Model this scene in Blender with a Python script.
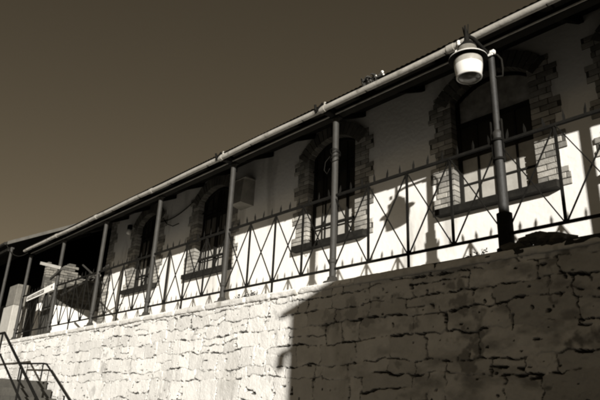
import bpy, bmesh, math, random
import numpy as np
from mathutils import Vector, Matrix, Euler
random.seed(7); rng = np.random.default_rng(11)
C = bpy.context.scene
COL = C.collection
R = math.radians
for o in list(bpy.data.objects): bpy.data.objects.remove(o)

# ------------------------------------------------------------------ camera
cam_d = bpy.data.cameras.new("camera"); cam = bpy.data.objects.new("camera", cam_d); COL.objects.link(cam)
cam_d.sensor_width = 36.0; cam_d.lens = 35.0; cam_d.clip_start = 0.05; cam_d.clip_end = 3000
yaw, pitch, roll = R(48.025), R(20.366), R(2.597)
fwd0 = Vector((-math.sin(yaw), math.cos(yaw), 0)); rt = Vector((math.cos(yaw), math.sin(yaw), 0)); up0 = Vector((0, 0, 1))
fwd = math.cos(pitch)*fwd0 + math.sin(pitch)*up0; up = math.cos(pitch)*up0 - math.sin(pitch)*fwd0
r2 = math.cos(roll)*rt + math.sin(roll)*up; u2 = math.cos(roll)*up - math.sin(roll)*rt
cam.matrix_world = Matrix(((r2.x, u2.x, -fwd.x, 2.742), (r2.y, u2.y, -fwd.y, -5.253), (r2.z, u2.z, -fwd.z, -1.590), (0, 0, 0, 1)))
C.camera = cam

# ------------------------------------------------------------------ sky, sun, exposure
SUN_DIR = Vector((-1.33, 1.0, -0.39)).normalized()       # the way the light travels
el = math.asin(-SUN_DIR.z); az = math.atan2(-SUN_DIR.x, -SUN_DIR.y)
W = bpy.data.worlds.new("World"); C.world = W; W.use_nodes = True
nt = W.node_tree; nt.nodes.clear()
sky = nt.nodes.new("ShaderNodeTexSky"); sky.sky_type = 'NISHITA'; sky.sun_disc = False
sky.sun_elevation = el; sky.sun_rotation = az; sky.air_density = 0.8; sky.dust_density = 0.15; sky.ozone_density = 1.0
bw = nt.nodes.new("ShaderNodeRGBToBW")
tint = nt.nodes.new("ShaderNodeMix"); tint.data_type = 'RGBA'; tint.blend_type = 'MULTIPLY'
tint.inputs[0].default_value = 1.0; tint.inputs[7].default_value = (0.53, 0.42, 0.27, 1)
bg = nt.nodes.new("ShaderNodeBackground"); bg.inputs[1].default_value = 0.055
out = nt.nodes.new("ShaderNodeOutputWorld")
L = nt.links.new
L(sky.outputs[0], bw.inputs[0]); L(bw.outputs[0], tint.inputs[6]); L(tint.outputs[2], bg.inputs[0]); L(bg.outputs[0], out.inputs[0])
sd = bpy.data.lights.new("sun", 'SUN'); sd.energy = 5.0; sd.angle = R(0.5); sd.color = (1.0, 0.97, 0.92)
sun = bpy.data.objects.new("sun", sd); COL.objects.link(sun)
sun.rotation_euler = SUN_DIR.to_track_quat('-Z', 'Y').to_euler(); sun.location = (20, -18, 12)
C.view_settings.view_transform = 'Standard'; C.view_settings.look = 'None'
C.view_settings.exposure = 0.55; C.view_settings.gamma = 1.0; C.view_settings.use_curve_mapping = False
C.render.engine = 'CYCLES'; C.cycles.use_denoising = True; C.cycles.max_bounces = 8; C.cycles.diffuse_bounces = 6; C.cycles.pixel_filter_type = 'BLACKMAN_HARRIS'; C.cycles.filter_width = 2.3

# ------------------------------------------------------------------ materials
def sep(v, t=1.0):
    """warm neutral of luminance v, as on a sepia print"""
    k = t*(.35+.65*max(0, 1-v/.6)); return (v*(1+.06*k), v*(1-.03*k), v*(1-.22*k), 1)
def mat(name, v, rough=.8, var=.25, scale=6., bump=.0, bscale=40., metal=0., tone=1., stain=None, stretch=(1, 1, 1), spec=.5, island=0.):
    m = bpy.data.materials.new(name); m.use_nodes = True; n = m.node_tree.nodes; l = m.node_tree.links.new
    b = n["Principled BSDF"]; b.inputs["Roughness"].default_value = rough; b.inputs["Metallic"].default_value = metal; b.inputs["Specular IOR Level"].default_value = spec
    tc = n.new("ShaderNodeTexCoord"); mp = n.new("ShaderNodeMapping"); mp.inputs[3].default_value = stretch
    l(tc.outputs["Object"], mp.inputs[0])
    no = n.new("ShaderNodeTexNoise"); no.inputs["Scale"].default_value = scale; no.inputs["Detail"].default_value = 8; no.inputs["Roughness"].default_value = .65
    l(mp.outputs[0], no.inputs[0])
    cr = n.new("ShaderNodeValToRGB"); cr.color_ramp.elements[0].position = .3; cr.color_ramp.elements[1].position = .7
    cr.color_ramp.elements[0].color = sep(v*(1-var), tone); cr.color_ramp.elements[1].color = sep(min(.9, v*(1+var*.6)), tone)
    l(no.outputs["Fac"], cr.inputs[0]); colsock = cr.outputs[0]
    if stain:                                            # (value, scale, threshold): blotches and drips with a shape of their own
        n2 = n.new("ShaderNodeTexNoise"); n2.inputs["Scale"].default_value = stain[1]; n2.inputs["Detail"].default_value = 6
        mp2 = n.new("ShaderNodeMapping"); mp2.inputs[3].default_value = stain[3] if len(stain) > 3 else (1, 1, .35)
        l(tc.outputs["Object"], mp2.inputs[0]); l(mp2.outputs[0], n2.inputs[0])
        r2_ = n.new("ShaderNodeValToRGB"); r2_.color_ramp.elements[0].position = stain[2]; r2_.color_ramp.elements[1].position = min(1, stain[2]+.12)
        l(n2.outputs["Fac"], r2_.inputs[0])
        mx = n.new("ShaderNodeMix"); mx.data_type = 'RGBA'; mx.inputs[7].default_value = sep(stain[0], tone)
        l(r2_.outputs[0], mx.inputs[0]); l(colsock, mx.inputs[6]); colsock = mx.outputs[2]
    if island:                                           # each brick has its own tone
        ge = n.new("ShaderNodeNewGeometry"); mr = n.new("ShaderNodeMapRange"); mr.inputs[3].default_value = 1-island; mr.inputs[4].default_value = 1+island*.6
        l(ge.outputs["Random Per Island"], mr.inputs[0]); mi = n.new("ShaderNodeMix"); mi.data_type = 'RGBA'; mi.blend_type = 'MULTIPLY'; mi.inputs[0].default_value = 1
        l(colsock, mi.inputs[6]); l(mr.outputs[0], mi.inputs[7]); colsock = mi.outputs[2]
    l(colsock, b.inputs["Base Color"])
    if bump:
        nb = n.new("ShaderNodeTexNoise"); nb.inputs["Scale"].default_value = bscale; nb.inputs["Detail"].default_value = 6
        l(mp.outputs[0], nb.inputs[0])
        bn = n.new("ShaderNodeBump"); bn.inputs["Strength"].default_value = bump; bn.inputs["Distance"].default_value = .02
        l(nb.outputs["Fac"], bn.inputs["Height"]); l(bn.outputs[0], b.inputs["Normal"])
    return m
M = {}
M['plaster'] = mat("limewashed_plaster", .76, .9, .07, 2.2, .3, 14, stain=(.52, 2.2, .57, (1, 1, .25)))
M['brick'] = mat("painted_brick", .32, .85, .30, 9, .4, 60, island=.55)
M['arch_brick'] = mat("dark_brick", .10, .85, .35, 9, .4, 60, island=.5)
M['joint'] = mat("brick_joint", .055, .95, .3, 20)
M['iron'] = mat("dark_iron_paint", .009, .8, .45, 12, .2, 60, spec=.1)
M['post'] = mat("post_paint", .03, .7, .35, 7, .2, 50, stain=(.10, 6, .62))
M['lamp_post'] = mat("lamp_post_paint", .016, .65, .4, 8, .2, 50, stain=(.03, 5, .56))
M['gutter'] = mat("cream_gutter_paint", .33, .6, .22, 5, .2, 40, stain=(.17, 7, .57, (1, 1, 1)))
M['sheet'] = mat("old_roof_sheet", .03, .8, .4, 4, spec=.15)
M['soffit'] = mat("dark_timber", .013, .9, .4, 5, spec=.05)
M['beam'] = mat("weathered_beam_paint", .012, .9, .3, 6, spec=.05)
M['boarded'] = mat('grey_boarding', .10, .8, .5, 3, stretch=(8, 1, .5))
M['verge'] = mat("grey_verge_paint", .09, .7, .3, 6)
M['frame'] = mat("dark_window_paint", .014, .7, .35, 10, spec=.2)
M['sill'] = mat("dark_sill_paint", .014, .8, .5, 8, .3, 30, spec=.15)
M['white_pane'] = mat("whitened_pane", .40, .35, .2, 7, stain=(.16, 6, .60, (1, 1, 1)))
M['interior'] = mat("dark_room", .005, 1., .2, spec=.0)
M['floor'] = mat("pale_floor", .84, .9, .15, 3, .2, 30)
M['street'] = mat("worn_asphalt", .06, .95, .25, .8, .3, 20)
M['shed'] = mat("shed_render", .16, .9, .2, 2, .3, 20)
M['lamp_white'] = mat("lamp_enamel", .55, .35, .14, 14, stain=(.25, 18, .63, (1, 1, 1)))
M['lamp_hood'] = mat("weathered_hood", .16, .45, .35, 14)
M['opal'] = mat("opal_glass", .74, .22, .05, 10)
M['grey_glass'] = mat('grey_ring_glass', .33, .25, .2, 10)
M['lens'] = mat("dusty_lens", .12, .2, .35, 16)
M['ceramic'] = mat("white_ceramic", .8, .2, .03, 10)
M['timber_grey'] = mat("bleached_timber", .42, .85, .25, 4, .3, 30, stretch=(.3, 3, 3))
M['timber_dark'] = mat("tarred_timber", .035, .8, .4, 4, .3, 30)
M['sign_white'] = mat("sign_white_paint", .74, .6, .1, 9)
M['sign_dark'] = mat("sign_dark_band", .09, .6, .5, 30)
M['old_brick'] = mat("bare_brick", .15, .9, .3, 8, .5, 40, island=.6)
M['stair'] = mat("stair_masonry", .05, .95, .35, 3, .6, 25, stain=(.03, 3, .58))
M['pier'] = mat("pier_limewash", .36, .9, .15, 5, .5, 25, stain=(.35, 3, .6))
M['cable'] = mat("black_cable", .012, .9, .2, spec=.1)
M['debris'] = mat("dry_debris", .07, .95, .5, 14)
M['box'] = mat("grey_box_paint", .22, .6, .25, 8, stain=(.1, 6, .6))
M['twig'] = mat("dry_weed", .035, .9, .4, 20)
gl = bpy.data.materials.new("dusty_window_glass"); gl.use_nodes = True
g_ = gl.node_tree.nodes["Principled BSDF"]; g_.inputs["Base Color"].default_value = sep(.03); g_.inputs["Roughness"].default_value = .12
M['glass'] = gl
gl2 = mat("painted_reflection_glass", .40, .35, .5, 6); M['fan_glass'] = gl2  # grey colour stands in for the reflection in one fanlight
# rough whitewashed stone: whitewash where the brush reached, unpainted stone in worn spots, near-black recess shade painted into raked joints (vertex attribute)
def stone_mat(name, white, bare_shade):
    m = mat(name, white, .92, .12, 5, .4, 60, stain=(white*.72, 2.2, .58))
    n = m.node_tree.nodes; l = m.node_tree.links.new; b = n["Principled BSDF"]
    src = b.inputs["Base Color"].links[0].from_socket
    at = n.new("ShaderNodeAttribute"); at.attribute_name = "bare_shade"
    mx = n.new("ShaderNodeMix"); mx.data_type = 'RGBA'; mx.inputs[7].default_value = sep(bare_shade)
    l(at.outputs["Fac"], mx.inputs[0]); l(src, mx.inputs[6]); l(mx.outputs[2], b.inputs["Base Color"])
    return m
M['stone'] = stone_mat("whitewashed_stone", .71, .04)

# ------------------------------------------------------------------ mesh helpers
class MB:
    def __init__(s): s.v = []; s.f = []; s.smooth = []
    def add(s, vs, fs, smooth=False):
        k = len(s.v); s.v += [tuple(p) for p in vs]; s.f += [tuple(i+k for i in f) for f in fs]; s.smooth += [smooth]*len(fs)
    def box(s, x0, x1, y0, y1, z0, z1, bev=0., jit=0.):
        j = lambda: random.uniform(-jit, jit) if jit else 0
        if bev:
            bm = bmesh.new(); bmesh.ops.create_cube(bm, size=1)
            for v in bm.verts: v.co = Vector(((x0+x1)/2+v.co.x*(x1-x0)+j(), (y0+y1)/2+v.co.y*(y1-y0)+j(), (z0+z1)/2+v.co.z*(z1-z0)+j()))
            bmesh.ops.bevel(bm, geom=bm.edges[:], offset=bev, segments=1, affect='EDGES')
            bm.verts.index_update(); s.add([v.co[:] for v in bm.verts], [[v.index for v in f.verts] for f in bm.faces]); bm.free(); return
        P = [(x+j(), y+j(), z+j()) for z in (z0, z1) for y in (y0, y1) for x in (x0, x1)]
        s.add(P, [(0, 2, 3, 1), (4, 5, 7, 6), (0, 1, 5, 4), (2, 6, 7, 3), (0, 4, 6, 2), (1, 3, 7, 5)])
    def bar(s, a, b, w, h, upv=(0, 0, 1)):
        a, b = Vector(a), Vector(b); d = (b-a).normalized(); u = Vector(upv)
        sx = d.cross(u)
        if sx.length < 1e-4: sx = d.cross(Vector((0, 1, 0)))
        sx.normalize(); u = sx.cross(d).normalized()
        P = []
        for c in (a, b):
            for i, j in ((-1, -1), (1, -1), (1, 1), (-1, 1)): P.append(c+sx*i*w/2+u*j*h/2)
        s.add(P, [(3, 2, 1, 0), (4, 5, 6, 7), (0, 1, 5, 4), (1, 2, 6, 5), (2, 3, 7, 6), (3, 0, 4, 7)])
    def tube(s, pts, r, n=12, caps=True):
        pts = [Vector(p) for p in pts]; rs = r if isinstance(r, (list, tuple)) else [r]*len(pts)
        V = []; F = []; prev = None
        for i, p in enumerate(pts):
            d = (pts[min(i+1, len(pts)-1)]-pts[max(i-1, 0)]).normalized()
            if prev is None:
                a = d.cross(Vector((0, 0, 1)));
                if a.length < 1e-3: a = d.cross(Vector((0, 1, 0)))
            else: a = prev - d*prev.dot(d)
            a.normalize(); prev = a; b = d.cross(a)
            for k in range(n):
                t = 2*math.pi*k/n; V.append(p+a*math.cos(t)*rs[i]+b*math.sin(t)*rs[i])
        for i in range(len(pts)-1):
            for k in range(n): F.append((i*n+k, i*n+(k+1) % n, (i+1)*n+(k+1) % n, (i+1)*n+k))
        s.add(V, F, True)
        if caps: s.add(V[:n], [tuple(range(n))[::-1]]); s.add(V[-n:], [tuple(range(n))])
    def lathe(s, prof, c=(0, 0, 0), n=36):
        V = []; F = []; c = Vector(c)
        for r, z in prof:
            for k in range(n):
                t = 2*math.pi*k/n; V.append(c+Vector((r*math.cos(t), r*math.sin(t), z)))
        for i in range(len(prof)-1):
            for k in range(n): F.append((i*n+k, i*n+(k+1) % n, (i+1)*n+(k+1) % n, (i+1)*n+k))
        s.add(V, F, True)
    def prism(s, poly, d0, d1, axis='y'):
        """polygon of (a,b) extruded along axis: y -> (x,z), x -> (y,z), z -> (x,y)"""
        def p3(a, b, d): return {'y': (a, d, b), 'x': (d, a, b), 'z': (a, b, d)}[axis]
        n = len(poly); P = [p3(a, b, d0) for a, b in poly]+[p3(a, b, d1) for a, b in poly]
        s.add(P, [tuple(range(n)), tuple(range(2*n-1, n-1, -1))]+[(i, n+i, n+(i+1) % n, (i+1) % n) for i in range(n)])
    def build(s, name, m, parent=None, off=(0, 0, 0)):
        me = bpy.data.meshes.new(name); ox, oy, oz = off
        me.from_pydata([(x-ox, y-oy, z-oz) for x, y, z in s.v], [], s.f); me.update()
        me.polygons.foreach_set("use_smooth", s.smooth)
        bm = bmesh.new(); bm.from_mesh(me); bmesh.ops.recalc_face_normals(bm, faces=bm.faces[:]); bm.to_mesh(me); bm.free()
        o = bpy.data.objects.new(name, me); COL.objects.link(o)
        if m: me.materials.append(m)
        if parent is not None: o.parent = parent
        else: o.location = off
        return o
def thing(name, label, cat, loc=(0, 0, 0), group=None):
    o = bpy.data.objects.new(name, None); COL.objects.link(o); o.location = loc; o.empty_display_size = .2
    o['label'] = label; o['category'] = cat
    if group: o['group'] = group
    return o
def tag(o, label, cat, group=None):
    o['label'] = label; o['category'] = cat
    if group: o['group'] = group
    return o
def struct(o): o['kind'] = 'structure'; return o
def copy_tree(o, parent=None):
    c = o.copy(); COL.objects.link(c); c.parent = parent
    for ch in list(o.children): copy_tree(ch, c)
    return c

# ------------------------------------------------------------------ numpy value noise
def vnoise(X, Y, seed):
    r = np.random.default_rng(seed); T = r.random((256, 256))
    xi = np.floor(X).astype(int); yi = np.floor(Y).astype(int); fx = X-xi; fy = Y-yi
    fx = fx*fx*(3-2*fx); fy = fy*fy*(3-2*fy); a = xi % 256; b = yi % 256; a1 = (a+1) % 256; b1 = (b+1) % 256
    return (T[b, a]*(1-fx)+T[b, a1]*fx)*(1-fy)+(T[b1, a]*(1-fx)+T[b1, a1]*fx)*fy
def fbm(X, Y, seed, oct=4):
    s = 0; a = .5; t = 0
    for k in range(oct):
        s = s+a*vnoise(X*2**k+17.3*k, Y*2**k+9.1*k, seed+k); t += a; a *= .5
    return s/t

# ------------------------------------------------------------------ ground
GZ = -3.19
g = MB(); g.add([(-400, -400, GZ), (400, -400, GZ), (400, 400, GZ), (-400, 400, GZ)], [(0, 1, 2, 3)])
struct(g.build("street", M['street']))
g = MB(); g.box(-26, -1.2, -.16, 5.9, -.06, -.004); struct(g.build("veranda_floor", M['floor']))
M['dark_floor'] = mat("bounce_cut_floor", .02, .9, .3, 3)  # near floor half made dark to cut bounce light under the eaves
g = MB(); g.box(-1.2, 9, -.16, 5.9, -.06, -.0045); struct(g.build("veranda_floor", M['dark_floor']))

# ------------------------------------------------------------------ retaining wall of whitewashed rubble
WY = -.14
def rubble_wall():
    x0, x1, z0, z1, dx = -17.0, 3.6, GZ-.05, -.085, .009
    nx = int((x1-x0)/dx)+1; nz = int((z1-z0)/dx)+1
    X, Z = np.meshgrid(np.linspace(x0, x1, nx), np.linspace(z0, z1, nz))
    wx = X+.07*(fbm(X*5, Z*5, 1)-.5)*2+.018*(vnoise(X*24, Z*24, 5)-.5)*2
    wz = Z+.075*(fbm(X*1.6, Z*2.2, 9)-.5)*2+.038*(fbm(X*7, Z*7, 21)-.5)*2
    H = np.zeros_like(X); B = np.zeros_like(X); rid = np.random.default_rng(4)
    z = z0-.2; courses = []
    while z < z1+.2:
        h = rid.choice([.10, .14, .18, .23, .29], p=[.17, .22, .25, .22, .14])*rid.uniform(.9, 1.1); courses.append((z, z+h)); z += h
    rake = fbm(X*2.6, Z*7.0, 55, 3); rakev = fbm(X*7, Z*3.5, 57, 3); big = fbm(X*.5, Z*.7, 77, 3); hole = vnoise(X*9, Z*14, 71); fine = fbm(X*12+.4*Z, Z*12, 73, 3)
    for ca, cb in courses:
        rows = np.where((wz >= ca) & (wz < cb))
        if len(rows[0]) == 0: continue
        x = x0-1+rid.uniform(0, .4); e = [x]
        while x < x1+1: x += rid.uniform(.15, .62)*(1.2 if cb-ca > .18 else .95); e.append(x)
        e = np.array(e); xx = wx[rows]; zz = wz[rows]; i = np.clip(np.searchsorted(e, xx)-1, 0, len(e)-2)
        split = rid.random(len(e)) < .2; zs = ca+(cb-ca)*rid.uniform(.35, .65, len(e))
        lo = np.where(split[i] & (zz > zs[i]), zs[i], ca); hi = np.where(split[i] & (zz <= zs[i]), zs[i], cb)
        pid = i*2+(split[i] & (zz > zs[i]))
        dh = np.minimum(zz-lo, hi-zz); dv = np.minimum(xx-e[i], e[i+1]-xx)
        off = rid.uniform(-.006, .007, 2*len(e)+2); tx = rid.uniform(-.014, .016, 2*len(e)+2); tz = rid.uniform(-.085, .06, 2*len(e)+2)
        vj = rid.random(len(e)+2); tone_ = rid.uniform(-.06, .20, 2*len(e)+2); cx = .5*(e[i]+e[i+1]); cz = .5*(lo+hi)
        face = off[pid]+tx[pid]*(xx-cx)+tz[pid]*(zz-cz)
        fi = fine[rows]; bg_ = big[rows]; d = np.minimum(dh, dv); ed = np.clip(d/.014, 0, 1); rnd = (1-(1-ed)**2)
        h = face*rnd+.004*(rnd-1)-.010*np.clip((.005-d)/.004, 0, 1)*np.clip((fi-.33)/.12, 0, 1)
        gw = .0012+.027*np.clip(fi-.39, 0, .5)+.012*np.clip(.03-np.maximum(dh, dv), 0, .03)/.03
        # mortar has fallen out of some bed joints (short slits) and a few perpends
        def joints(g): return ((dh < g) & (rake[rows]+.25*(bg_-.5) > .505)) | ((dv < g*.9) & (vj[np.where(xx-e[i] < e[i+1]-xx, i, i+1)] < .36) & (rakev[rows] > .40)) | ((dv < g*.7) & (rakev[rows] > .56))
        raked = joints(gw); dark = joints(gw+.0035*(gw > .003))  # bare stone in joints and their edges, darkened to near-black recess shade
        h = np.where(raked, -.075-.03*hole[rows], h)
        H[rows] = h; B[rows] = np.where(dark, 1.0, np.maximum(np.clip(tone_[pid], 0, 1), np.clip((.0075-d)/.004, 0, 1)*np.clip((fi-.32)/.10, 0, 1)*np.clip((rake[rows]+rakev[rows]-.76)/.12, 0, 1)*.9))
    pit = (vnoise(X*15, Z*21, 91) > .92) & (fbm(X*.8, Z*.9, 13) > .45)
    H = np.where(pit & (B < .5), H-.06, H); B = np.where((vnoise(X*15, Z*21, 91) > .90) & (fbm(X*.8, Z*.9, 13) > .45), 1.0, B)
    H += .012*(fbm(X*1.2, Z*1.2, 31)-.5)*2+.003*(fbm(X*13, Z*13, 41)-.5)*2+.002*(vnoise(X*50, Z*50, 43)-.5)*2
    worn = fbm(X*2.4, Z*2.4, 61)*.6+fbm(X*11, Z*11, 67)*.4
    bare_shade = np.clip((worn-.60)/.08, 0, 1)*.35
    B = np.maximum(B, bare_shade)
    shade_wear = np.clip((X+3.4)/4.0, 0, 1)*np.clip(.9-.25*Z, .6, 1.5)                     # thinner limewash plus painted shade, darkening toward the near end and foot
    B = np.maximum(B, np.clip((fbm(X*5, Z*9, 83, 5)-.42)/.35, 0, 1)*.30*np.clip(shade_wear*1.5, 0, 1))
    B = np.where(B < .9, np.clip(B*(1+.7*np.minimum(shade_wear, 1))+.16*shade_wear, 0, .85), B)
    H += shade_wear*(.010*(fbm(X*10, Z*13, 47, 4)-.5)*2+.004*(vnoise(X*38, Z*44, 49)-.5)*2)
    streak = np.clip((fbm(X*8, Z*.9, 88, 4)-.56)/.10, 0, 1)*np.clip((fbm(X*.6, Z*.6, 89)-.38)/.15, 0, 1)*np.clip((-4.0-X)/3, .25, 1)
    B = np.maximum(B, .34*streak*(.5+fine))
    V = np.stack([X, WY-H, Z], -1).reshape(-1, 3)
    idx = np.arange(nx*nz).reshape(nz, nx)
    F = np.stack([idx[:-1, :-1], idx[:-1, 1:], idx[1:, 1:], idx[1:, :-1]], -1).reshape(-1, 4)
    me = bpy.data.meshes.new("rubble_face")
    me.vertices.add(len(V)); me.vertices.foreach_set("co", V.astype(np.float32).ravel())
    me.loops.add(F.size); me.loops.foreach_set("vertex_index", F.astype(np.int32).ravel())
    me.polygons.add(len(F)); me.polygons.foreach_set("loop_start", np.arange(0, F.size, 4, dtype=np.int32))
    me.update(calc_edges=True)
    a = me.attributes.new("bare_shade", 'FLOAT', 'POINT'); a.data.foreach_set("value", B.astype(np.float32).ravel())
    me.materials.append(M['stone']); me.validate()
    return me
rw = thing("retaining_wall", "whitewashed rubble stone retaining wall carrying the veranda, half in shadow", "wall", (-5, WY, GZ))
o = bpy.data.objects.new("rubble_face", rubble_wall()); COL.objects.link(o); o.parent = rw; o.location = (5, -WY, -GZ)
b = MB(); b.box(-17.5, 4.2, WY+.12, .35, GZ-.05, -.07); b.build("wall_core", M['street'], rw, (-5, WY, GZ))
# coping: rough slabs
def rough_slab(x0, x1, y0, y1, z0, z1, seed):
    nx = max(4, int((x1-x0)/.035)); V = []; F = []
    prof = [(y1, z0), (y0+.01, z0), (y0, z0+.012), (y0, z0+(z1-z0)*.5), (y0+.004, z1-.014), (y0+.02, z1), (y0+.12, z1+.004), (y1, z1)]
    for i in range(nx+1):
        x = x0+(x1-x0)*i/nx; e = .014 if i in (0, nx) else 0
        for k, (y, zz) in enumerate(prof):
            n1 = vnoise(np.array([x*9.]), np.array([k*2.3+seed]), 3)[0]-.5; n2 = vnoise(np.array([x*31.]), np.array([k*3.7+seed]), 8)[0]-.5
            amp = 1 if 0 < k < 7 else 0
            V.append((x, y+amp*(n1*.026+n2*.016)+e, zz+amp*(n2*.014+n1*.012)-(e*.5 if k > 3 else -e*.5)))
    m = len(prof)
    for i in range(nx):
        for k in range(m-1): F.append((i*m+k, i*m+k+1, (i+1)*m+k+1, (i+1)*m+k))
    F.append(tuple(range(m))); F.append(tuple(nx*m+k for k in range(m))[::-1])
    return V, F
x = -17.4; k = 0; cp = MB()
while x < 4.1:
    w = random.uniform(.45, 1.25); V, F = rough_slab(x+.004, x+w-.004, -.172+random.uniform(-.012, .012), .12, -.088, random.uniform(-.012, .006), k*5.1)
    cp.add(V, F, True); x += w; k += 1
M['coping'] = mat("coping_limewash", .60, .92, .14, 7, .6, 40, stain=(.34, 4, .60, (1, 1, 1)))
cp.build("coping", M['coping'], rw, (-5, WY, GZ))

# ------------------------------------------------------------------ the house behind the veranda
FY = 1.38; S = 2.4095
HB = (-3.0, FY, 0.0)
house = thing("veranda_house", "long whitewashed house with barred windows under a veranda roof on pipe posts", "house", HB)
WIN = [(1.45, 1.16), (-.82, 1.20), (-3.84, 1.14), (-7.40, 1.18), (-10.30, 1.08)]      # centre x, width of opening
SILL, SPRING, RISE = 1.20, 2.86, .24
def arc(cx, w, z, rise, n=14, t0=0., t1=1.):
    h = w/2; rad = (h*h+rise*rise)/(2*rise); a = math.asin(h/rad); cz = z+rise-rad
    return [(cx+rad*math.sin(-a+2*a*(t0+(t1-t0)*i/n)), cz+rad*math.cos(-a+2*a*(t0+(t1-t0)*i/n))) for i in range(n+1)]
def facade():
    bm = bmesh.new()
    def loop(pts):
        vs = [bm.verts.new((x, FY, z)) for x, z in pts]
        return [bm.edges.new((vs[i], vs[(i+1) % len(vs)])) for i in range(len(vs))]
    E = loop([(-12.42, -.05), (9, -.05), (9, 3.60), (-12.42, 3.60)])
    for cx, w in WIN:
        E += loop([(cx-w/2, SILL), (cx-w/2, SPRING)]+arc(cx, w, SPRING, RISE)[1:-1]+[(cx+w/2, SPRING), (cx+w/2, SILL)])
    bmesh.ops.triangle_fill(bm, edges=E, use_beauty=True)
    r = bmesh.ops.extrude_face_region(bm, geom=bm.faces[:])
    for v in r['geom']:
        if isinstance(v, bmesh.types.BMVert): v.co.y += .34
    bmesh.ops.recalc_face_normals(bm, faces=bm.faces[:])
    for v in bm.verts: v.co -= Vector(HB)
    me = bpy.data.meshes.new("wall"); bm.to_mesh(me); bm.free(); me.materials.append(M['plaster'])
    o = bpy.data.objects.new("wall", me); COL.objects.link(o); o.parent = house
facade()
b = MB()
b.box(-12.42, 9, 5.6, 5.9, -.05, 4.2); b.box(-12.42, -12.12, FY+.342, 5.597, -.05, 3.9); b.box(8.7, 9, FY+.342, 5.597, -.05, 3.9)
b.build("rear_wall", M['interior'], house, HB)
b = MB(); b.box(-12.1, 8.68, FY+.36, 5.58, 3.3, 3.36); b.box(-12.1, 8.68, FY+.36, 5.58, .0, .02); b.build("room_lining", M['interior'], house, HB)

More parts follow.
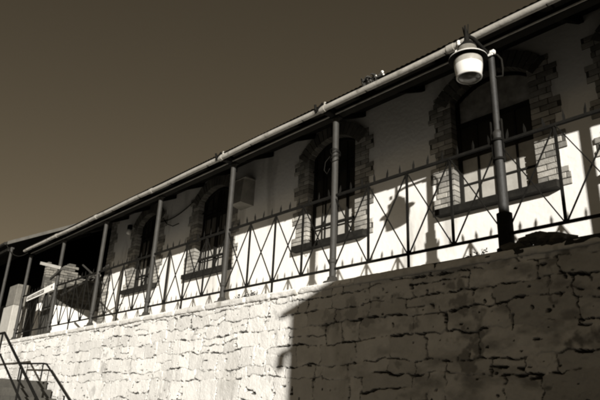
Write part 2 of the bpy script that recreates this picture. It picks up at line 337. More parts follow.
def window(cx, w, idx):
    # surround of toothed brick quoins with an arch of soldier bricks
    root = bpy.data.objects.new("window", None); COL.objects.link(root); root.parent = house; root.location = (cx-HB[0], 0, SILL-HB[2]); off = (cx, FY, SILL)
    rnd = random.Random(idx*13+5)
    qs = {-1: MB(), 1: MB()}; jns = {-1: MB(), 1: MB()}; ch = .081; z = SILL-.07; kk = rnd.randint(0, 1)*3
    pr = .018
    while z < SPRING+.06:
        wide = ((kk//3) % 2 == 0); L_ = .385 if wide else .285
        for s in (-1, 1):
            xe = cx+s*w/2
            LL = L_+rnd.uniform(-.012, .012); cut = .225 if kk % 2 == 0 else .115
            if z + ch > SPRING: LL = min(LL, .385)
            segs = [(0, cut), (cut, min(cut+.225, LL)), (min(cut+.225, LL), LL)]
            for a, c_ in segs:
                if c_-a < .05: continue
                x_a, x_b = xe+s*(a+.005 if a else -.010), xe+s*(c_-.004)
                # the brick runs into the reveal, standing a little proud of the plaster
                qs[s].box(min(x_a, x_b), max(x_a, x_b), FY-pr-rnd.uniform(0, .006), FY+.115, z+.005, z+ch-.006, bev=.004, jit=.0025)
            xa, xb = xe-s*.004, xe+s*(LL-.006)
            jn = jns[s]; jn.box(min(xa, xb)-(.0), max(xa, xb), FY-.010, FY+.112, z+.0005, z+ch-.0005)
            # reveal lining course
            rx0, rx1 = (xe, xe-s*.0) , 0
        z += ch; kk += 1
    av = MB(); jn = MB(); n = int(w/.082)+3
    h = w/2; rad = (h*h+RISE*RISE)/(2*RISE); a = math.asin(h/rad)*1.18; cz = SPRING+RISE-rad
    for i in range(n):
        t0 = -a+2*a*(i+.06)/n; t1 = -a+2*a*(i+.94)/n; ro = rad+.235+rnd.uniform(-.006, .006)
        poly = [(cx+r_*math.sin(t), cz+r_*math.cos(t)) for r_, t in ((rad-.010, t0), (ro, t0), (ro, t1), (rad-.010, t1))]
        av.prism(poly, FY-.03-rnd.uniform(0, .007), FY+.115)
    poly = [(cx+(rad+.006)*math.sin(-a+2*a*i/16), cz+(rad+.006)*math.cos(-a+2*a*i/16)) for i in range(17)]+[(cx+(rad+.22)*math.sin(a-2*a*i/16), cz+(rad+.22)*math.cos(a-2*a*i/16)) for i in range(17)]
    jn.prism(poly, FY-.013, FY+.02)
    for s in (-1, 1): bq = qs[s].build("brick_quoin", M['brick'], root, off); jns[s].build("mortar_joint", M['joint'], root, off)
    av = av.build("brick_arch", M['arch_brick'], root, off); jn.build("mortar_joint", M['joint'], root, off)
    # sill
    sl = MB(); e = .26
    sl.prism([(FY-.13, SILL-.105), (FY-.13, SILL-.012), (FY+.15, SILL+.022), (FY+.15, SILL-.105)], cx-w/2-e, cx+w/2+e, 'x')
    sl.build("sill", M['sill'], root, off)
    # frame, bars and panes
    yf = FY+.12; fr = MB(); t = .06
    top = arc(cx, w, SPRING, RISE, 16); inn = arc(cx, w-2*t, SPRING-.01, RISE-.05, 16)
    fr.box(cx-w/2, cx-w/2+t, yf, yf+.07, SILL+.02, SPRING); fr.box(cx+w/2-t, cx+w/2, yf, yf+.07, SILL+.02, SPRING)
    fr.prism(top+inn[::-1], yf-.001, yf+.069)
    fr.box(cx-w/2+t, cx+w/2-t, yf+.002, yf+.068, SILL+.02, SILL+.075)
    trans = 2.47
    fr.box(cx-w/2+t, cx+w/2-t, yf-.004, yf+.072, trans-.035, trans+.035)
    fr.box(cx-.035, cx+.035, yf-.003, yf+.066, SILL+.075, trans-.035)
    fr.box(cx-.02, cx+.02, yf+.005, yf+.06, trans+.035, SPRING+RISE-.05)
    for s in (-1, 1):
        xm = cx+s*(w/4-.015); fr.box(xm-.014, xm+.014, yf+.012, yf+.055, SILL+.075, trans-.035)
    for zz in (1.55, 2.0):
        for s in (-1, 1):
            xs = sorted((cx+s*.035, cx+s*(w/2-t))); fr.box(xs[0], xs[1], yf+.014, yf+.052, zz-.014, zz+.014)
    fr.build("frame", M['frame'], root, off)
    zs = 1.93 if idx != 3 else 1.70                                   # lower panes are whitened over
    p = MB(); p.box(cx-w/2+t-.005, cx+w/2-t+.005, yf+.030, yf+.036, SILL+.06, zs); p.build("whitened_pane", M['white_pane'], root, off)
    p = MB(); p.box(cx-w/2+t-.005, cx+w/2-t+.005, yf+.031, yf+.037, zs+.001, trans-.02); p.build("clear_pane", M['glass'] if idx < 3 else M['boarded'], root, off)
    p = MB(); inn2 = arc(cx, w-2*t+.02, SPRING-.005, RISE-.05, 16)
    p.prism([(cx+w/2-t+.01, trans+.02)]+[(cx-w/2+t-.01, trans+.02)]+inn2, yf+.0315, yf+.0375); p.build("fanlight", M['fan_glass'] if idx == 1 else M['glass'], root, off)
    if idx in (2, 3, 4):                                              # iron bars in front of the glass
        for i in range(1, 4 if idx == 2 else 6):
            n_ = 4 if idx == 2 else 6
            xb = cx-w/2+w*i/n_; br = MB(); br.tube([(xb, yf-.03, SILL+.0), (xb, yf-.03, SPRING+.10)], .011, 8); br.build('window_bar', M['iron'], root, off)
        for zz in (1.5, 2.05, 2.6):
            br = MB(); br.bar((cx-w/2, yf-.03, zz), (cx+w/2, yf-.03, zz), .012, .03); br.build("cross_bar", M['iron'], root, off)
for i, (cx, w) in enumerate(WIN): window(cx, w, i)

q = MB(); z = -.02; kk = 0; rnd = random.Random(77)
while z < 3.3:
    LL = (.42 if (kk//3) % 2 == 0 else .30)+rnd.uniform(-.012, .012); cut = .225 if kk % 2 == 0 else .115
    for a, c_ in ((0, cut), (cut, LL)):
        if c_-a > .05: q.box(-12.44+a+(.005 if a else -.01), -12.44+c_-.004, FY-.018-rnd.uniform(0, .006), FY+.10, z+.005, z+.083, bev=.004, jit=.0025)
    z += .089; kk += 1
q.build("corner_brick", M['brick'], house, HB)
q = MB(); q.box(-12.435, -12.16, FY-.010, FY+.02, -.02, 3.3); q.build("corner_mortar", M['joint'], house, HB)

# veranda roof: corrugated sheet on rafters, cream gutter pipe, beam on pipe posts
RX0, RX1 = -14.28, 8.6
slope = .52; ey, ez = -.26, 2.495
def roof_z(y): return ez+slope*(y-ey)
def corrugated(x0, x1, ya, yb, z_at, amp=.006, pitch=.076, step=.019, th=.002):
    n = int((x1-x0)/step); V = []; F = []
    for i in range(n+1):
        x = x0+(x1-x0)*i/n; dz = amp*math.sin(2*math.pi*x/pitch)
        for y in (ya, yb): V.append((x, y, z_at(y)+dz))
    for i in range(n): F.append((2*i, 2*i+2, 2*i+3, 2*i+1))
    m = MB(); m.add(V, F, True); m.add([(x, y, z+th+.004) for x, y, z in V], [f[::-1] for f in F], True)
    m.add([V[0], V[1], (V[1][0], V[1][1], V[1][2]+.006), (V[0][0], V[0][1], V[0][2]+.006)], [(0, 1, 2, 3)])
    return m
roof = corrugated(RX0, RX1, ey, 5.9, lambda y: roof_z(y)+.018).build("roof", M['sheet'], house, HB)
bd = MB(); bd.prism([(ey+.04, roof_z(ey+.04)-.005), (5.9, roof_z(5.9)-.005), (5.9, roof_z(5.9)-.03), (ey+.04, roof_z(ey+.04)-.03)], RX0+.02, RX1-.02, 'x')
bd.build("soffit_boards", M['soffit'], roof, HB)
for i in range(19):
    xr = RX0+.35+i*1.205
    b = MB(); b.prism([(ey+.1, roof_z(ey+.1)-.032), (FY-.003, roof_z(FY)-.032), (FY-.003, roof_z(FY)-.13), (ey+.1, roof_z(ey+.1)-.10)], xr-.03, xr+.03, 'x'); b.build("rafter", M['soffit'], roof, HB)
b = MB(); b.box(RX0+.02, RX1, -.055, .055, 2.402, 2.492); b.build("veranda_beam", M['beam'], roof, HB)
b = MB(); b.tube([(RX0, -.075, 2.412), (RX1, -.075, 2.412)], .011, 8); b.build("conduit", M['gutter'], roof, HB)
# gutter: half round trough in lengths with collars
gt = MB(); GY, GZ2, GR = -.245, 2.450, .041
def sag(x): return .006*math.sin(x*1.3)+.004*math.sin(x*3.1+1)
xs = [RX0-.03+(RX1-RX0)*i/120 for i in range(121)]
gt.tube([(x, GY, GZ2+sag(x)) for x in xs], GR, 16)
gt.build("gutter", M['gutter'], roof, HB)
for xj in (-.35, -2.43, -4.86, -7.2, -9.7, -12.0):
    co = MB(); co.tube([(xj-.045, GY, GZ2+sag(xj)), (xj+.045, GY, GZ2+sag(xj))], GR+.008, 16); co.build("gutter_collar", M['gutter'], roof, HB)
for i in range(19):
    xb = RX0+.6+i*1.205; br = MB()
    br.tube([(xb, GY+(GR+.006)*math.cos(t), GZ2+sag(xb)+(GR+.006)*math.sin(t)) for t in [math.pi*(.6-1.3*j/10) for j in range(11)]], .006, 6)
    br.bar((xb, GY+.02, GZ2+.05), (xb, -.06, 2.47), .02, .008); br.build("gutter_bracket", M['iron'], roof, HB)
# dark joint fittings where the gutter meets a post
for xp in (-S, -2*S):
    b = MB(); b.box(xp-.05, xp+.06, -.21, -.055, 2.39, 2.50, bev=.008); b.tube([(xp-.12, GY-.045, 2.45), (xp-.12, GY-.06, 2.53)], .018, 8); b.bar((xp-.13, GY-.048, 2.41), (xp+.02, GY-.05, 2.51), .014, .03)
    b.build("gutter_joint", M['iron'], roof, HB)
    b = MB(); b.tube([(xp+.015, GY, 2.485), (xp+.015, GY, 2.545)], [.022, .015], 10); b.build("joint_bolt", M['gutter'], roof, HB)
# posts
def post_mesh(r=.044):
    m = MB(); m.tube([(0, 0, .02), (0, 0, 1.2), (0, 0, 2.40)], r, 18); m.lathe([(r+.002, .34), (r+.012, .33), (r+.012, .29), (r+.002, .28)]); return m
pm = post_mesh().build("post", M['post'], house, (0, 0, 0))
ft = MB(); ft.lathe([(.125, .0), (.12, .035), (.075, .05), (.06, .10), (.045, .11)], n=14); ftm = ft.build("post_foot", M['post'], pm)
cap = MB(); cap.box(-.085, .085, -.052, .052, 2.385, 2.4015); capm = cap.build("post_plate", M['iron'], pm)
first = True
for k in (-2, -1, 1, 2, 3, 4, 5, 6):
    p = pm if first else copy_tree(pm, house); first = False
    p.location = ((-k*S if k != -1 else 2.22)-HB[0], -HB[1], -HB[2])
# lamp pole: stepped pipe
lp = MB(); lp.tube([(0, 0, .40), (0, 0, 1.28)], .052, 18); lp.lathe([(.052, 1.28), (.056, 1.30), (.056, 1.33), (.036, 1.36)], n=18); lp.tube([(0, 0, 1.35), (0, 0, 2.40)], .036, 18)
lpo = lp.build("post", M['lamp_post'], house); lpo.location = (-HB[0], -HB[1], -HB[2]); lpo['label'] = "stepped iron lamp pole, thin above and thick below"
b = MB(); b.tube([(0, 0, .0), (0, 0, .42)], .078, 18); b.lathe([(.10, 0), (.10, .05), (.079, .06)], n=18); b.build("pole_base", M['iron'], lpo)
b = MB()
for s in (-1, 1): b.bar((s*.062, -.01, .98), (s*.062, -.01, 1.48), .008, .03, (0, 1, 0))
for zz in (1.02, 1.24): b.lathe([(.062, zz-.012), (.068, zz-.012), (.068, zz+.012), (.062, zz+.012)], n=18)
b.build("clamp_strap", M['iron'], lpo)

# unseen block added at the near end to cut sky glow under the roof
b = MB(); b.box(6.4, 8.9, -.10, FY-.004, -.003, 2.39); b.build("sky_glow_block", M['shed'], house, HB)

# ------------------------------------------------------------------ iron railing, one bay between each two posts
def bay():
    t = thing("iron_railing", "x", "railing", (0, 0, 0), "iron railing bays along the veranda edge")
    zb, zt = .205, 1.215; q = S/4
    m = MB(); m.bar((-.04, 0, zt), (-S+.04, 0, zt), .034, .030); m.build("top_rail", M['iron'], t)
    m = MB(); m.bar((-.04, 0, zb), (-S+.04, 0, zb), .030, .026); m.build("bottom_rail", M['iron'], t)
    up = None
    for i in (1, 2, 3):
        m = MB(); m.bar((-q*i, 0, zb+.013 if i != 2 else .0), (-q*i, 0, zt-.015), .026, .022, (0, 1, 0)); m.build("upright", M['iron'], t)
    for i in range(4):
        a, c_ = -q*i-.012, -q*(i+1)+.012
        for s, (p0, p1) in enumerate((((a, zb+.01), (c_, zt-.01)), ((a, zt-.01), (c_, zb+.01)))):
            yy = .009 if s else -.009
            m = MB(); md = ((p0[0]+p1[0])/2+random.uniform(-.006, .006), yy+random.uniform(-.004, .004), (p0[1]+p1[1])/2+random.uniform(-.006, .006))
            m.bar((p0[0], yy, p0[1]), md, .010, .018, (0, 1, 0)); m.bar(md, (p1[0], yy, p1[1]), .0101, .0181, (0, 1, 0)); m.build("diagonal_bar", M['iron'], t)
    sp = MB(); h = .125
    sp.add([(-.011, -.006, 0), (.011, -.006, 0), (.011, .006, 0), (-.011, .006, 0), (-.013, -.006, h*.45), (.013, -.006, h*.45), (.013, .006, h*.45), (-.013, .006, h*.45), (0, 0, h)],
           [(3, 2, 1, 0), (0, 1, 5, 4), (1, 2, 6, 5), (2, 3, 7, 6), (3, 0, 4, 7), (4, 5, 8), (5, 6, 8), (6, 7, 8), (7, 4, 8)])
    s0 = None
    for i in range(12):
        if s0 is None: s0 = o = sp.build("spike", M['iron'], t)
        else: o = s0.copy(); COL.objects.link(o); o.parent = t
        o.location = (-q*(i+.5)/3, 0, zt+.014); o.rotation_euler = (random.uniform(-.09, .09), random.uniform(-.16, .16), random.uniform(-.5, .5))
    return t
proto = bay()
BL = {-2: "iron railing bay farthest right beyond the lamp pole, mostly out of the picture", -1: "iron railing bay right of the lamp pole with debris heaped beneath it",
      0: "iron railing bay between the lamp pole and the first plain post, before the lantern's shadow",
      1: "iron railing bay left of the first plain post, in front of blank sunlit plaster", 2: "iron railing bay in front of the window with the box beside it",
      3: "iron railing bay below the cable swags on the plaster", 4: "iron railing bay at the corner where the house front ends",
      5: "iron railing bay before the brick cross wall, carrying the white sign board"}
for k, lab in BL.items():
    t = proto if k == -2 else copy_tree(proto)
    t.location = (-k*S, 0, 0); t['label'] = lab

# ------------------------------------------------------------------ street lantern on the lamp pole
LX, LY, LZ = -.045, -.42, 2.08
ln = thing("street_lantern", "enamel street lantern with opal glass bowl hung from the lamp pole", "lantern", (LX, LY, LZ))
m = MB(); m.lathe([(.094, .135), (.100, .12), (.108, .06), (.13, .03)]); m.build("hood", M['lamp_hood'], ln)
m = MB(); m.lathe([(.0, .225), (.03, .222), (.05, .205), (.082, .16), (.096, .152), (.098, .132), (.09, .13)]); m.build("cap", M['iron'], ln)
m = MB(); m.lathe([(.125, .032), (.185, .012), (.203, -.006), (.205, -.016)]); bo = m.build("brim", M['lamp_white'], ln)
m = MB(); m.lathe([(.205, -.0165), (.19, -.014), (.14, .0), (.09, .006)]); m.build("underside", M['iron'], bo)  # dark colour put in for the shade beneath the brim
m = MB(); m.lathe([(.10, .004), (.135, -.008), (.149, -.03), (.150, -.06), (.148, -.095)]); m.build('upper_glass', M['grey_glass'], ln)  # upper ring of the bowl, coloured grey
m = MB(); m.lathe([(.1482, -.0955), (.145, -.13), (.138, -.175), (.128, -.215)]); gb = m.build("glass_bowl", M['opal'], ln)
m = MB(); m.lathe([(.130, -.212), (.134, -.218), (.134, -.236), (.124, -.244), (.116, -.238), (.118, -.214)]); m.build("rim", M['lamp_white'], gb)
m = MB(); m.lathe([(.119, -.226), (.10, -.246), (.05, -.262), (.0, -.266)]); m.build("lens", M['lens'], gb)
m = MB(); m.tube([(0, 0, .20), (0, 0, .30), (-.01, 0, .43)], [.035, .022, .009], 10); m.tube([(-.025, .01, .30), (-.05, .02, .44)], .008, 6); m.tube([(.02, 0, .30), (.035, -.01, .42)], .006, 6)
m.build("stem", M['iron'], ln)
m = MB(); m.tube([(0, 0, .30), (.02, .10, .30), (.045, .42, .21)], .022, 10); m.build("bracket_arm", M['iron'], ln)
m = MB(); m.tube([(.06, .40, .22), (.12, .42, .20), (.165, .42, .12), (.17, .42, .0), (.165, .42, -.09), (.045, .42, -.06)], .011, 8); m.build("cable_loop", M['cable'], ln)
m = MB(); m.box(-.01, .10, .355, .372, .185, .235, bev=.006); m.box(.06, .12, .35, .40, .20, .25, bev=.01); m.build("clamp", M['ceramic'], ln)
for (ix, iy, iz) in ((-.12, -.02, .12), (-.095, -.01, .24)):
    m = MB(); m.lathe([(.0, .03), (.016, .028), (.022, .01), (.014, 0), (.022, -.012), (.016, -.03), (0, -.032)], (ix, iy, iz), 12); m.build("insulator", M['ceramic'], ln)

# ------------------------------------------------------------------ small things on the house front
bx = thing("wall_box", "grey hopper shaped box on the wall beside the third window from the lamp", "box", (-6.2, FY, 2.6))
m = MB(); d0, d1 = FY-.24, FY-.003
P = [(-6.47, d0, 2.36), (-6.13, d0, 2.36), (-6.07, d0, 2.84), (-6.52, d0, 2.84), (-6.42, d1, 2.30), (-6.0, d1, 2.30), (-6.0, d1, 2.84), (-6.52, d1, 2.84)]
m.add(P, [(0, 1, 2, 3), (4, 7, 6, 5), (0, 4, 5, 1), (3, 2, 6, 7), (0, 3, 7, 4), (1, 5, 6, 2)]); m.build("box_body", M['box'], bx, (-6.2, FY, 2.6))
m = MB(); m.box(-6.55, -5.99, FY-.26, FY-.004, 2.842, 2.862); m.build("lid", M['box'], bx, (-6.2, FY, 2.6))
def catenary(a, b, s, n=14):
    a, b = Vector(a), Vector(b); return [a.lerp(b, i/n)-Vector((0, 0, s*4*(i/n)*(1-i/n))) for i in range(n+1)]
m = MB(); m.tube(catenary((-9.7, FY-.02, 2.74), (-8.05, FY-.02, 3.02), .13), .012, 6)
tag(m.build("wall_cable", M['cable']), "dark cable sagging across the plaster between the two far windows", "cable")
m = MB(); m.tube([(-9.55, FY-.02, 2.80), (-9.35, FY-.03, 2.62), (-9.05, FY-.03, 2.50), (-8.75, FY-.05, 2.50)], .011, 6)
tag(m.build("cable_end", M['cable']), "short loose cable end sticking out below the sagging cable", "cable")
wl = thing("bulkhead_light", "small wall light with white globe at the corner end of the house front", "wall light", (-11.25, FY, 2.86))
m = MB(); m.box(-11.31, -11.19, FY-.10, FY-.002, 2.86, 2.98, bev=.01); m.build("lamp_base", M['iron'], wl, (-11.25, FY, 2.86))
m = MB(); m.lathe([(.0, .0), (.05, -.01), (.062, -.07), (.05, -.13), (.0, -.15)], (-11.25, FY-.07, 2.86), 14); m.build("globe", M['ceramic'], wl, (-11.25, FY, 2.86))
# wires wound round the first plain post
m = MB()
for i in range(4):
    c = Vector((-S, 0, 1.74+.04*i)); pts = []
    for j in range(15):
        t = 2*math.pi*j/14; pts.append(c+Vector(((.052+.02*(i % 2))*math.cos(t), (.052+.02*(i % 2))*math.sin(t), .035*math.sin(t+i))))
    m.tube(pts, .0055, 6)
pts = [(-S-.05, -.05, 1.80), (-S-.14, -.05, 1.74), (-S-.16, -.05, 1.62), (-S-.10, -.05, 1.55), (-S-.05, -.05, 1.62)]; m.tube(pts, .0055, 6)
tag(m.build("wire_coil", M['cable']), "loops of thin wire wound round the first plain veranda post", "wire")
# debris caught on the gutter
m = MB(); rd = random.Random(3)
for i in range(70):
    a = Vector((-1.66+abs(rd.gauss(0, .13)), -.25+rd.gauss(0, .03), 2.50+rd.uniform(0, .055))); d = Vector((rd.gauss(0, 1), rd.gauss(0, .6), abs(rd.gauss(.2, .4)))).normalized()*rd.uniform(.03, .075)
    m.tube([a, a+d*.5+Vector((0, 0, .01)), a+d], [.014, .012, .005], 5)
for i in range(9):
    c = Vector((-1.60+rd.uniform(-.09, .07), -.25+rd.uniform(-.02, .02), 2.51+rd.uniform(0, .035))); r = rd.uniform(.025, .04)
    bm = bmesh.new(); bmesh.ops.create_icosphere(bm, subdivisions=2, radius=r)
    for v in bm.verts: v.co = v.co*rd.uniform(.8, 1.2)
    bm.verts.index_update(); m.add([v.co+c for v in bm.verts], [[v.index for v in f.verts] for f in bm.faces]); bm.free()
nb = tag(m.build("bird_nest", M['twig']), "clump of dry twigs and litter caught on top of the gutter", "nest")
m = MB()
for p, r in (((-1.36, -.25, 2.575), .022), ((-1.46, -.26, 2.56), .014), ((-1.34, -.25, 2.53), .014)): m.lathe([(0, r), (r*.7, r*.7), (r, 0), (r*.7, -r*.7), (0, -r)], p, 10)
m.build("pale_litter", M['ceramic'], nb)
# heap of rubble by the lamp pole
rb = thing("rubble_heap", "dark heap of stones on the wall top right of the lamp pole", "rubble", (.32, -.06, 0))
rd = random.Random(8)
for i in range(36):
    x = rd.gauss(.33, .12); h = max(0, .15*(1-abs(x-.34)/.34)); r = rd.uniform(.04, .075)
    bm = bmesh.new(); bmesh.ops.create_icosphere(bm, subdivisions=1, radius=r)
    for v in bm.verts: v.co = Vector((v.co.x*1.5, v.co.y*1.1, v.co.z*.75))*rd.uniform(.78, 1.15)
    bm.verts.index_update(); c = Vector((x, -.03+rd.gauss(0, .04), h*rd.uniform(.3, .8)+.015)); m = MB()
    m.add([v.co+c for v in bm.verts], [[v.index for v in f.verts] for f in bm.faces]); bm.free(); m.build("stone", M['debris'], rb, (.32, -.06, 0))
# weeds rooted in the coping
def weed(x, y, n, h, lab, seed):
    rd = random.Random(seed); m = MB()
    for i in range(n):
        a = Vector((x+rd.gauss(0, .06), y+rd.gauss(0, .02), -.005)); d = Vector((rd.gauss(0, .5), rd.gauss(0, .25), 1)).normalized()*h*rd.uniform(.4, 1)
        mid = a+d*.6+Vector((rd.gauss(0, .01), 0, 0)); m.tube([a, mid, a+d+Vector((rd.gauss(0, .03), 0, -.01))], [.004, .003, .0015], 5)
        for j in range(3):
            p = a.lerp(a+d, rd.uniform(.4, 1)); w = Vector((rd.gauss(0, .025), rd.gauss(0, .015), rd.gauss(.01, .015)))
            q_ = Vector((w.y, -w.x, .008)); m.add([p, p+w*.5+q_*.4, p+w, p+w*.5-q_*.4], [(0, 1, 2, 3)])
    tag(m.build("weed", M['twig']), lab, "weed", "weeds rooted along the wall top")
weed(-.30, -.08, 9, .12, "sparse dry weed on the wall top just left of the lamp pole", 1)
weed(-4.05, -.02, 26, .16, "bushy weed under the railing right of the second plain post", 2)
weed(-4.35, -.02, 14, .12, "low weed tuft close to the foot of the second plain post", 3)

# ------------------------------------------------------------------ the far end: cross wall, gates, sign, next house
def brick_block(mb, x, y0, y1, z0, z1, top, rnd, th=.22, bw_=.23, bh=.085):
    z = z0; k = 0
    while z < z1:
        y = y0-(.115 if k % 2 else 0)
        while y < y1:
            a, b_ = max(y, y0)+.005, min(y+bw_, y1)-.005
            if b_-a > .04 and z+bh*.6 < top((a+b_)/2): mb.box(x-th, x+rnd.uniform(-.006, .012), a, b_, z+.005, z+bh-.005, bev=.006, jit=.004)
            y += bw_
        z += bh; k += 1
cw = thing("cross_wall", "broken topped brick cross wall with limewashed foot beyond the house corner", "wall", (-16.6, 2.4, 0))
rnd = random.Random(21)
def topf(y): return 2.80+.07*math.sin(y*7) if y < 2.15 else (2.52+.06*math.sin(y*9) if y < 2.75 else 2.66+.05*math.sin(y*5))
CW = (-16.6, 2.4, 0)
m = MB(); brick_block(m, -16.6, 1.22, 4.9, 1.45, 2.95, topf, rnd); m.build("brick_top", M['old_brick'], cw, CW)
m = MB(); m.box(-16.81, -16.604, 1.22, 4.9, 1.40, 2.35); m.build("mortar_core", M['joint'], cw, CW)
m = MB(); m.box(-16.85, -16.585, 1.21, 4.92, -.05, 1.46, bev=.012); m.build("limewashed_foot", M['plaster'], cw, CW)
m = MB(); m.box(-30, -12.45, 4.95, 5.25, -.05, 6.35); tag(m.build("rear_boundary_wall", M['interior']), "dark back wall deep inside the porch past the house corner", "wall")
# white sign board on the railing
sg = thing("sign_board", "narrow white sign board with a dark worn band tied to the railing", "sign", (-13, -.06, 1.1))
SO = (-13, -.06, 1.1)
m = MB(); m.prism([(-13.84, 1.00), (-12.00, 1.10), (-12.04, 1.27), (-13.86, 1.13)], -.075, -.055); m.build("board", M['sign_white'], sg, SO)
m = MB(); m.prism([(-13.78, 1.035), (-12.62, 1.102), (-12.64, 1.185), (-13.79, 1.105)], -.079, -.0755); m.build("dark_band", M['sign_dark'], sg, SO)
m = MB(); rd = random.Random(5)
for i in range(16):
    x = -13.72+i*.066; z = 1.062+.065*(x+13.8)*.9; m.box(x, x+.026, -.0815, -.0795, z+rd.uniform(-.008, .008), z+rd.uniform(.012, .032))
m.build("worn_flecks", M['sign_white'], sg, SO)
m = MB(); m.prism([(-12.16, 1.155), (-12.08, 1.16), (-12.085, 1.205), (-12.165, 1.20)], -.079, -.0755); m.build("dark_mark", M['sign_dark'], sg, SO)
# loose timbers across the porch
m = MB(); m.bar((-13.25, -.09, 1.97), (-11.78, -.09, 1.62), .03, .075); tag(m.build("bleached_plank", M['timber_grey']), "bleached plank nailed slantwise across the porch end", "plank")
m = MB(); m.bar((-12.35, -.07, 1.42), (-11.7, -.07, 1.58), .04, .06); tag(m.build("dark_strut", M['timber_dark']), "short dark strut slanting up below the bleached plank", "timber")
m = MB(); m.tube([(-10.97, .15, 1.61), (-9.6, .15, .96)], .022, 8); tag(m.build("leaning_pole", M['timber_dark']), "dark pole leaning down toward the house corner", "pole")
m = MB(); m.tube([(-12.0, .14, 1.00), (-10.8, .14, 1.15), (-9.5, .14, 1.38)], .020, 8); tag(m.build("cross_pole", M['timber_dark']), "level dark pole crossing behind the corner post", "pole")
gate = thing("plank_gate", "dark tarred plank gate standing between the pier and the cross wall", "gate", (-13.6, .62, 0))
for i in range(5):
    x = -14.55+i*.185; m = MB(); m.box(x, x+.165, .60, .625, .05, 1.32+.06*math.sin(i*2.1), jit=.006); m.build("plank", M['timber_dark'], gate, (-13.6, .62, 0))
m = MB(); m.bar((-14.6, .64, .35), (-13.62, .64, .35), .03, .09); m.build("lower_ledge", M['timber_dark'], gate, (-13.6, .62, 0))
m = MB(); m.bar((-14.6, .64, 1.05), (-13.62, .64, 1.05), .03, .09); m.build("upper_ledge", M['timber_dark'], gate, (-13.6, .62, 0))
p1 = thing("gate_pier", "white limewashed pier with grey brick top at the far left", "pier", (-15.1, .0, 0))
m = MB(); m.box(-15.55, -14.72, -.12, .3, -.05, 1.0, bev=.02, jit=.01); m.build("limewashed_shaft", M['pier'], p1, (-15.1, .0, 0))
m = MB(); m.box(-15.48, -14.80, -.09, .27, 1.002, 1.62, bev=.02, jit=.01); m.build("brick_top", M['old_brick'], p1, (-15.1, .0, 0))
# next house with the higher lean-to roof
NB = (-20, .0, 0)
nh = thing("neighbour_house", "neighbouring house with higher veranda roof and thin post at far left", "house", NB)
nr = lambda y: 3.20+.545*(y+.05)
nroof = corrugated(-30, -16.72, -.12, 6, lambda y: nr(y)+.03).build("roof", M['sheet'], nh, NB)
m = MB(); m.prism([(-.10, nr(-.10)-.06), (6, nr(6)-.06), (6, nr(6)+.05), (-.10, nr(-.10)+.05)], -16.76, -16.70, 'x'); m.build("verge_board", M['verge'], nroof, NB)
m = MB(); m.prism([(-.08, nr(-.08)-.02), (6, nr(6)-.02), (6, nr(6)-.04), (-.08, nr(-.08)-.04)], -30, -16.78, 'x'); m.build("soffit_boards", M['soffit'], nroof, NB)
m = MB(); m.tube([(-30, -.17, 3.13), (-16.66, -.17, 3.13)], .045, 12); m.build("gutter", M['sheet'], nroof, NB)
m = MB(); m.box(-30, -16.80, -.03, .07, 2.94, 3.06); m.build("veranda_beam", M['soffit'], nh, NB)
m = MB(); m.tube([(-16.45, 0, .02), (-16.45, 0, 2.99)], .045, 14); m.bar((-16.86, .02, 2.96), (-16.40, .02, 2.96), .06, .05); m.build("post", M['post'], nh, NB)
m = MB(); m.box(-30, -18.6, 2.0, 2.3, -.05, 4.1); m.build("wall", M['interior'], nh, NB)
m = MB(); m.tube(catenary((-16.6, -.15, 3.10), (-14.5, -.1, 2.46), .22), .012, 6)
tag(m.build("eave_cable", M['cable']), "slack cable hanging between the two veranda roofs at far left", "cable")

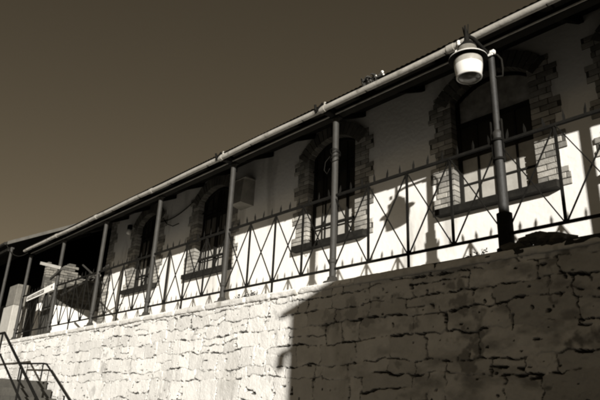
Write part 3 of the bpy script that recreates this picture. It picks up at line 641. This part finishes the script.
# ------------------------------------------------------------------ masonry stair with pipe handrails at the far left
st = thing("masonry_stair", "dark grey masonry stair with iron handrails against the foot of the white wall", "stair", (-10, -.8, GZ))
SO = (-10, -.8, GZ); m = MB(); n = 12; top = -1.10; x = -10.95; rise = (top-GZ)/n; run = rise/.49
for i in range(n):
    m.box(x+i*run, x+(i+1)*run-.002, -1.30, -.19, GZ, top-i*rise-rise, bev=.012, jit=.006)
m.build("steps", M['stair'], st, SO)
m = MB(); m.box(-16, -10.953, -1.32, -.19, GZ, top, bev=.015, jit=.008); m.build("landing", M['stair'], st, SO)
def rail(y, pts, posts, name, r=.026):
    hr = MB(); hr.tube([(px_, y, pz) for px_, pz in pts], r, 10); h = hr.build(name, M['iron'], st, SO)
    for (xa, za, xb, zb) in posts:
        q = MB(); q.tube([(xa, y, za), (xb, y, zb)], r*.8, 8); q.build("baluster", M['iron'], h, SO)
rail(-1.30, [(-16, -.17), (-10.9, -.175), (-6.9, -2.20)], [(-15.2, -.17, -15.2, -1.1), (-13.2, -.17, -13.2, -1.1), (-11.0, -.2, -11.0, -1.1), (-9.35, -.95, -9.35, -1.95), (-7.8, -1.75, -7.8, -2.7), (-10.9, -.62, -6.95, -2.62), (-6.95, -2.2, -6.95, -3.19)], "handrail")
rail(-.42, [(-12.2, -.70), (-10.75, -.74), (-10.55, -.76), (-7.6, -2.15)], [(-10.75, -.75, -10.75, -1.1), (-12.2, -.70, -12.2, -1.1), (-9.3, -1.4, -9.3, -2.0), (-7.7, -2.12, -7.7, -2.8)], "inner_handrail", .020)

# ------------------------------------------------------------------ the shed across the lane whose shadow lies on the wall
sh = thing("lane_shed", "rendered shed across the lane beside the photographer, shading the wall", "shed", (9, -4.6, GZ))
SO = (9, -4.6, GZ)
m = MB(); m.prism([(-6.64, GZ), (-6.64, 2.16), (-4.78, 2.25), (-1.3, .55), (-1.3, GZ)], 5.62, 13.5, 'x'); m.build("wall", M['shed'], sh, SO)
m = MB(); m.prism([(-6.66, 2.175), (-4.78, 2.255), (-1.1, .46), (-1.1, .52), (-4.77, 2.315), (-6.66, 2.235)], 5.43, 13.8, 'x'); m.build("roof", M['sheet'], sh, SO)
m = MB(); m.box(7.2, 8.2, -1.295, -1.26, GZ, -1.1); m.build("door", M['timber_dark'], sh, SO)
m = MB(); m.prism([(5.64, 1.735), (5.42, 1.72), (5.36, 1.66), (5.345, 1.50), (5.40, 1.46), (5.455, 1.52), (5.46, 1.64), (5.64, 1.69)], -6.62, -6.56); m.build("wall_bracket", M['iron'], sh, SO)
